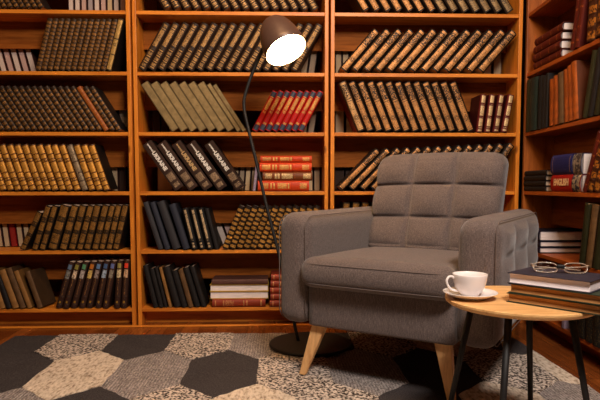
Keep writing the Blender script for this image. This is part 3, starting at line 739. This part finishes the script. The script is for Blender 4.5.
for rw in range(0, 6):
    yt = -.49-.445*(rw-1)
    ox = .102 if rw % 2 else .102+W/2-W
    for c in range(-4, 9):
        xl = ox+(c)*W-W*0
        # row 1 (index 1): c=-2 -> [-.473,-.186]
        hexp = [(xl, yt-TP), (xl, yt-TP-VE), (xl+W/2, yt-2*TP-VE), (xl+W, yt-TP-VE), (xl+W, yt-TP), (xl+W/2, yt)]
        p = hexp
        for ax, val, kl in ((0, RX0, False), (0, RX1, True), (1, RY0, False), (1, RY1, True)):
            if p: p = clip(p, ax, val, kl)
        if len(p) < 3: continue
        if rw == 0: seqs = {-2: 'd', -1: 's', 0: 'd', 1: 's', 2: 'r', 3: 'd', 4: 's', 5: 'c', 6: 'd', -3: 'c', 7: 'c'}
        elif rw == 1: seqs = {-3: 's', -2: 'd', -1: 'c', 0: 'r', 1: 'd', 2: 's', 3: 'r', 4: 'd', 5: 's', 6: 'c', 7: 'c'}
        elif rw == 2: seqs = {-3: 'c', -2: 's', -1: 'r', 0: 'd', 1: 's', 2: 'c', 3: 's', 4: 'd', 5: 'c', 6: 'r', 7: 'r'}
        else: seqs = {}
        k = seqs.get(c, rnd.choice('dscr'))
        z = {'d': .008, 's': .013, 'c': .012, 'r': .009}[k]
        top = [bm.verts.new((x, y, z)) for x, y in p]; bot = [bm.verts.new((x, y, .0005)) for x, y in p]
        f = bm.faces.new(top); f.material_index = keys.index(k)
        for i in range(len(p)):
            j = (i+1) % len(p); g = bm.faces.new((bot[i], bot[j], top[j], top[i])); g.material_index = keys.index(k)
        g = bm.faces.new(bot[::-1]); g.material_index = keys.index(k)
bmesh.ops.recalc_face_normals(bm, faces=bm.faces)
# subdivide the pile and give it an uneven surface
bmesh.ops.subdivide_edges(bm, edges=[e for e in bm.edges], cuts=5, use_grid_fill=True)
bmesh.ops.triangulate(bm, faces=[f for f in bm.faces if len(f.verts) > 4])
for v in bm.verts:
    if v.co.z > .006:
        v.co.z += .0016*math.sin(v.co.x*61+v.co.y*23)*math.sin(v.co.y*57-v.co.x*17)
        v.co.x += .003*math.sin(v.co.y*90+v.co.z*400)*1.0
        v.co.y += .003*math.sin(v.co.x*84)
rug = newobj('rug', bm, None, [RM[k] for k in keys])
tag(rug, 'patchwork rug of charcoal, speckled, cream and grey hexagons on the wooden floor', 'rug')

# ------------------------------------------------------------------ armchair
CH = empty('armchair', (1.102, -1.038, .0), (0, 0, math.atan2(-.544, .839)))
tag(CH, 'taupe grey fabric armchair with tufted back and light wooden legs on the rug', 'armchair')
F = M['fabric']; HW = .418; AT = .136
def crease(u, n, pw=.32):
    s = abs(math.sin(math.pi*u*n)); return s**pw
def arm_fn(side):
    def f(p, u, nrm):
        q = p.copy()
        # outer face is tufted in two rows of three
        out = (u.x if side > 0 else 1-u.x)
        if out > .9:
            a = (p.y-.02)/.80; b = (p.z-.26)/.375
            if 0 < a < 1 and 0 < b < 1:
                wgt = min(1, (out-.9)/.08)
                edge = min(1, min(a, 1-a)*9, min(b, 1-b)*9)
                q.x += side*(.010*crease(a, 3, .25)*crease(b, 3, .25)+.012*crease(a, 3, 1)*crease(b, 3, 1)-.006)*wgt*edge
        # top swells slightly and falls a little towards the front
        if u.z > .5: q.z += .006*math.sin(math.pi*min(1, max(0, u.x)))*(u.z-.5)*2
        return q
    return f
def rrect(y0, y1, z0, z1, r, x, n=6):
    pts = []
    for cy, cz, a0 in ((y1-r, z1-r, 0), (y0+r, z1-r, 90), (y0+r, z0+r, 180), (y1-r, z0+r, 270)):
        for k in range(n+1):
            a = R(a0+90*k/n); pts.append((x, cy+r*math.cos(a), cz+r*math.sin(a)))
    return pts
for s in (-1, 1):
    x0, x1 = (-HW, -HW+AT) if s < 0 else (HW-AT, HW)
    a = newobj('armrest', softbox((x0, x1, 0, .86, .214, .641), .054, 80, arm_fn(s)), CH, [F], True)
    for xx in (x0+.010, x1-.010):
        newobj('piping', tube(bmesh.new(), rrect(0.010, .850, .224, .634, .056, xx), .0018, 6, True), a, [M['seam']], True)
# frame between the arms
def rail_fn(p, u, nrm): return p
newobj('front_rail', softbox((-HW+AT+.001, HW-AT-.001, .012, .70, .214, .392), .012, 24), CH, [F], True)
newobj('rear_panel', softbox((-HW+AT+.001, HW-AT-.001, .70, .86, .214, .64), .03, 24), CH, [F], True)
def seat_fn(p, u, nrm):
    q = p.copy()
    dome = math.sin(math.pi*min(1, max(0, u.x)))**.6*math.sin(math.pi*min(1, max(0, u.y*.86+.10)))**.6
    if u.z > .5: q.z += (.016*dome-.016*u.y)*(u.z-.5)*2
    if u.y < .12 and .1 < u.z < .95: q.y -= .008*math.sin(math.pi*u.z)*math.sin(math.pi*min(1, max(0, u.x)))**.4
    if p.y < .03: q.x *= 1+.035*min(1, (.03-p.y)/.03)
    return q
seat = newobj('seat_cushion', softbox((-HW+AT-.004, HW-AT+.004, -.042, .60, .368, .482), .046, 56, seat_fn), CH, [F], True)
for zz in (.462, .388):
    pts = [(-.280, .4, zz), (-.2845, .2, zz), (-.287, .02, zz), (-.282, -.014, zz), (-.262, -.032, zz), (-.2, -.041, zz), (0, -.043, zz), (.2, -.041, zz), (.262, -.032, zz), (.282, -.014, zz), (.287, .02, zz), (.2845, .2, zz), (.280, .4, zz)]
    newobj('piping', tube(bmesh.new(), smoothpath(pts, 4), .0022, 6), seat, [M['seam']], True)
def back_fn(p, u, nrm):
    q = p.copy()
    a, b = min(1, max(0, u.x)), min(1, max(0, u.z))
    # tufting on the front, with creases between three columns and three rows
    if nrm.y < .3 and u.y < .45:
        w = 1 if u.y < .2 else (.45-u.y)/.25
        gx = abs(math.sin(math.pi*(a*3))); gz = abs(math.sin(math.pi*((b-.04)*3/.96)))
        if a < .1 or a > .9: gx = max(gx, .75)
        if b > .92 or b < .08: gz = max(gz, .8)
        q.y -= (.014*min(1, gx*3.6)**.6*min(1, gz*4.5)**.5+.030*(gx**.6)*(gz**.8)-.025)*w
    # recline
    z = p.z-.44
    q.y += z*.30
    q.x *= 1+(.06 if p.x > 0 else -.05)*max(0, z)/.46
    # upper corners drop a little
    q.z -= .012*(abs(a-.5)*2)**3*b
    return q
newobj('backrest', softbox((-.306, .282, .555, .70, .445, .902), .056, 110, back_fn), CH, [F], True)
def leg(x, y, dx, dy, w0=.030, w1=.0135, h=.232):
    bm = bmesh.new(); vs = []
    for (z, w, ox, oy) in ((h, w0, 0, 0), (0.0155, w1, dx, dy)):
        vs.append([bm.verts.new((x+ox+sx*w, y+oy+sy*w*.62, z)) for sx, sy in ((-1, -1), (1, -1), (1, 1), (-1, 1))])
    for k in range(4): bm.faces.new((vs[0][k], vs[0][(k+1) % 4], vs[1][(k+1) % 4], vs[1][k]))
    bm.faces.new(vs[0]); bm.faces.new(vs[1][::-1]); bmesh.ops.recalc_face_normals(bm, faces=bm.faces)
    bmesh.ops.bevel(bm, geom=list(bm.edges), offset=.003, segments=2, affect='EDGES')
    return newobj('leg', bm, CH, [M['leg_wood']], False)
LEG = [(-.245, .06, -.066, -.035), (.228, .060, .046, -.035), (-.245, .76, -.06, .04), (.25, .76, .05, .04)]
for q in LEG: leg(*q)

# ------------------------------------------------------------------ floor lamp
LP = empty('floor_lamp', (.905, -.440, .009)); tag(LP, 'dark metal floor lamp, lit, with bent pole and round base behind the armchair', 'floor lamp')
def rel(p, o=(.905, -.440, .009)): return (p[0]-o[0], p[1]-o[1], p[2]-o[2])
newobj('base', lathe(bmesh.new(), [(0, 0.0045), (.186, 0.0045), (.190, .008), (.190, .014), (.186, .018), (.02, .019), (0, .019)], 64), LP, [M['black_metal']], False)
pole = [(.851, -.411, .025), (.834, -.405, .10), (.819, -.400, .186), (.790, -.39, .31), (.762, -.385, .429), (.707, -.372, .646), (.656, -.366, .869), (.624, -.363, 1.003), (.606, -.361, 1.085), (.602, -.361, 1.125),
        (.606, -.362, 1.160), (.630, -.364, 1.236), (.656, -.368, 1.297), (.690, -.380, 1.372), (.712, -.392, 1.415)]
newobj('pole', tube(bmesh.new(), smoothpath([rel(p) for p in pole], 4), .0075, 12), LP, [M['black_metal']], True)
n = Vector((.376, -.414, -.823)).normalized(); cc = Vector((.797, -.487, 1.341))
z = -n; xax = Vector((0, 0, 1)).cross(z).normalized(); yax = z.cross(xax)
M4 = Matrix.Translation(Vector(rel(cc))) @ Matrix((xax, yax, z)).transposed().to_4x4()
outer = [(.0955, 0), (.0945, .022), (.0915, .052), (.0865, .083), (.078, .114), (.067, .141), (.052, .162), (.034, .176), (.015, .183), (0, .184)]
shade = newobj('lamp_shade', lathe(bmesh.new(), [(.0925, .0005), (.0940, -.001), (.0955, 0)]+outer[1:], 56, M4), LP, [M['lamp_metal']], True)
inner = [(.0935, .0005), (.091, .02), (.087, .045), (.080, .075), (.070, .103), (.057, .129), (.042, .149), (.02, .163), (0, .166)]
newobj('reflector', lathe(bmesh.new(), inner, 56, M4), shade, [M['lamp_inner']], True)['label'] = 'white inner reflector'
bl = bmesh.new(); lathe(bl, [(0, .008), (.02, .011), (.036, .022), (.046, .04), (.048, .058), (.042, .078), (.028, .1), (.018, .115), (.016, .15), (0, .152)], 32, M4)
newobj('bulb', bl, shade, [M['bulb']], True)
newobj('swivel_joint', lathe(bmesh.new(), [(0, 0), (.013, 0), (.013, .03), (0, .03)], 20, Matrix.Translation(Vector(rel((.711, -.391, 1.405)))) @ Matrix.Rotation(R(55), 4, 'Y')), LP, [M['black_metal']], True)

# ------------------------------------------------------------------ side table
TX, TY, TZ = 1.428, -1.485, .44
TB = empty('side_table', (TX, TY, 0)); tag(TB, 'small round side table with oak top and four black metal legs', 'side table')
newobj('tabletop', lathe(bmesh.new(), [(0, .421), (.178, .421), (.190, .4235), (.1985, .430), (.2, .434), (.1995, .4385), (.1975, .44), (0, .44)], 96), TB, [M['oak']], False)
for a in (-35, 55, 145, 235):
    c, s = math.cos(R(a)), math.sin(R(a))
    newobj('leg', tube(bmesh.new(), [(c*.128, s*.128, .4205), (c*.205, s*.205, .0165)], [.0098, .0072], 14), TB, [M['black_metal']], True)
newobj('mounting_ring', lathe(bmesh.new(), [(.10, .4135), (.142, .4135), (.142, .4208), (.10, .4208), (.10, .4135)], 40), TB, [M['black_metal']], False)

# saucer and cup
SX, SY = 1.292, -1.476
sc = newobj('saucer', lathe(bmesh.new(), [(0, .0012), (.038, .0012), (.040, 0), (.043, .0), (.045, .0045), (.058, .009), (.0725, .0165), (.0735, .018), (.072, .0185), (.058, .0125), (.044, .0085), (.030, .0078), (0, .0078)], 72), None, [M['ceramic']], True)
sc.location = (SX, SY, TZ+.0004); tag(sc, 'white porcelain saucer under the teacup on the side table', 'saucer')
CUP = empty('teacup', (SX-.001, SY, TZ+.0086)); tag(CUP, 'white porcelain teacup standing on its saucer, handle towards the left', 'teacup')
newobj('bowl', lathe(bmesh.new(), [(0, .002), (.021, .002), (.0225, 0), (.0245, 0), (.025, .004), (.032, .0105), (.039, .022), (.0435, .036), (.0458, .050), (.0468, .0585), (.0465, .0593), (.0455, .0585), (.0442, .050), (.0418, .036), (.037, .023), (.029, .012), (.018, .0075), (0, .007)], 64), CUP, [M['ceramic']], True)
hp = smoothpath([(-.0440, -.002, .047), (-.051, -.004, .0525), (-.060, -.006, .052), (-.0665, -.008, .044), (-.0655, -.008, .033), (-.058, -.006, .022), (-.047, -.004, .015), (-.0345, -.002, .0125)], 5)
newobj('handle', tube(bmesh.new(), hp, .0033, 10), CUP, [M['ceramic']], True)

# books and glasses on the table
tcov = leather('table_navy_cover', srgb(48, 46, 58), .45, .1); tgr = leather('worn_green_cover', srgb(46, 56, 40), .6, .4)
pgl = page_mat('fore_edge_white', srgb(252, 240, 240), srgb(238, 222, 222), 'z'); pgt = page_mat('fore_edge_brown', srgb(196, 140, 84), srgb(150, 96, 50), 'z')
def flatbook(corner, ang, Lx, Wy, z0, t, cov, pg, label, group, ct=.0022, r=.0):
    """corner: near left corner, long fore-edge runs along local x, spine at the far side"""
    root = empty('book', (corner[0], corner[1], z0), (0, 0, ang)); tag(root, label, 'book', group)
    bm = bmesh.new(); box(bm, 0, Lx, 0, Wy, 0, ct, .0006); box(bm, 0, Lx, 0, Wy, t-ct, t, .0006)
    n = 8
    o = [(Wy-.001+.006*math.sin(math.pi*i/n), t*i/n) for i in range(n+1)]; inn = [(y-.003, ct*.5+(t-ct)*i/n) for i, (y, zz) in enumerate(o)]
    for x in (0, Lx):
        pass
    A = [[bm.verts.new((x, y, zz)) for y, zz in o] for x in (0, Lx)]; B = [[bm.verts.new((x, y, zz)) for y, zz in inn] for x in (0, Lx)]
    for i in range(n):
        bm.faces.new((A[0][i], A[1][i], A[1][i+1], A[0][i+1])); bm.faces.new((B[0][i+1], B[1][i+1], B[1][i], B[0][i]))
        bm.faces.new((A[0][i], A[0][i+1], B[0][i+1], B[0][i])); bm.faces.new((A[1][i+1], A[1][i], B[1][i], B[1][i+1]))
    bmesh.ops.recalc_face_normals(bm, faces=bm.faces)
    newobj('cover', bm, root, [cov])
    def pf(p, u, nrm):
        q = p.copy()
        if u.y < .3: q.y += .004*math.sin(math.pi*min(1, max(0, u.z)))*(1-u.y/.3)
        return q
    newobj('page_block', softbox((.004, Lx-.004, .004, Wy-.003, ct+.0001, t-ct-.0001), .0008, 16, pf), root, [pg])
    return root
ANG = math.atan2(-.160, .142)
u = Vector((math.cos(ANG), math.sin(ANG))); w = Vector((-u.y, u.x))
def off(c, a, b): return (c[0]+u.x*a+w.x*b, c[1]+u.y*a+w.y*b)
c0 = (1.372, -1.529)
flatbook(c0, ANG+.01, .250, .165, TZ+.0006, .0245, tgr, pgt, 'old brown-paged book with dark green cover, bottom of table stack', 'books on the side table')
flatbook(off(c0, .004, .002), ANG-.015, .245, .165, TZ+.0258, .0245, tgr, pgt, 'old brown-paged book in the middle, between bottom and navy books on table', 'books on the side table')
flatbook(off(c0, .002, -.001), ANG+.015, .208, .150, TZ+.0510, .0290, tcov, pgl, 'navy-covered white-paged book on top of the table stack, under the glasses', 'books on the side table')

GZ = TZ+.0803
G = empty('eyeglasses', (1.503, -1.560, GZ), (0, 0, R(-14))); tag(G, 'folded eyeglasses with clear frame and dark bridge on the navy book', 'eyeglasses')
def lensring(cx, n=28):
    pts = []
    for k in range(n):
        a = 2*math.pi*k/n; cx_, cz_ = math.cos(a), math.sin(a)
        e = .72
        x = cx+.029*math.copysign(abs(cx_)**e, cx_); z = .0138+.0120*math.copysign(abs(cz_)**e, cz_)
        pts.append((x, .004*((x-0)/.06)**2+(z-.0)*.55, z))
    return pts
for s in (-1, 1):
    P = lensring(s*.037)
    newobj('rim', tube(bmesh.new(), P, .0018, 8, True), G, [M['clear']], True)
    bm = bmesh.new(); f1 = [bm.verts.new((x, y-.0006, z)) for x, y, z in P]; f2 = [bm.verts.new((x, y+.0006, z)) for x, y, z in P]
    bm.faces.new(f1); bm.faces.new(f2[::-1])
    for k in range(len(P)): bm.faces.new((f1[k], f2[k], f2[(k+1) % len(P)], f1[(k+1) % len(P)]))
    bmesh.ops.recalc_face_normals(bm, faces=bm.faces)
    newobj('lens', bm, G, [M['lens']])
    newobj('temple', tube(bmesh.new(), smoothpath([(s*.066, .014, .020), (s*.070, .020, .019), (s*.064, .030+.004*s, .014), (s*.02, .036+.005*s, .010), (-s*.03, .038+.005*s, .007), (-s*.055, .040+.004*s, .0035)], 5), .0021, 8), G, [M['clear']], True)
newobj('bridge', softbox((-.010, .010, .002, .0125, .0115, .0225), .003, 8), G, [M['black_metal']], True)['label'] = 'dark bridge'

# ------------------------------------------------------------------ light
def area(name, loc, target, size, power, color, sy=None):
    l = bpy.data.lights.new(name, 'AREA'); l.energy = power; l.color = color; l.size = size
    if sy: l.shape = 'RECTANGLE'; l.size_y = sy
    o = bpy.data.objects.new(name, l); col.objects.link(o); o.location = loc
    o.rotation_euler = (Vector(target)-Vector(loc)).to_track_quat('-Z', 'Y').to_euler(); return o
area('ceiling_light', (1.4, -2.8, 2.68), (.8, -.3, .8), .7, 135, (1, .885, .79))
wd = bpy.data.worlds.new('room_air'); scene.world = wd; wd.use_nodes = True
wd.node_tree.nodes['Background'].inputs[0].default_value = (.5, .36, .26, 1); wd.node_tree.nodes['Background'].inputs[1].default_value = .1

area('shelf_light', (.72, -1.25, 2.68), (.72, 0, .9), .9, 32, (1, .64, .32), .5)
# ------------------------------------------------------------------ camera
cam = bpy.data.cameras.new('camera'); cam.sensor_width = 36; cam.lens = 33.6; cam.shift_y = 23.36/600; cam.clip_start = .05
co = bpy.data.objects.new('camera', cam); col.objects.link(co)
co.location = (.7711, -2.988, .75)
co.rotation_euler = (math.pi/2-.0671, .0009, -.0343)
scene.camera = co
scene.view_settings.view_transform = 'Standard'; scene.view_settings.look = 'None'
scene.view_settings.gamma = 1; scene.view_settings.use_curve_mapping = False
scene.view_settings.exposure = 0.0
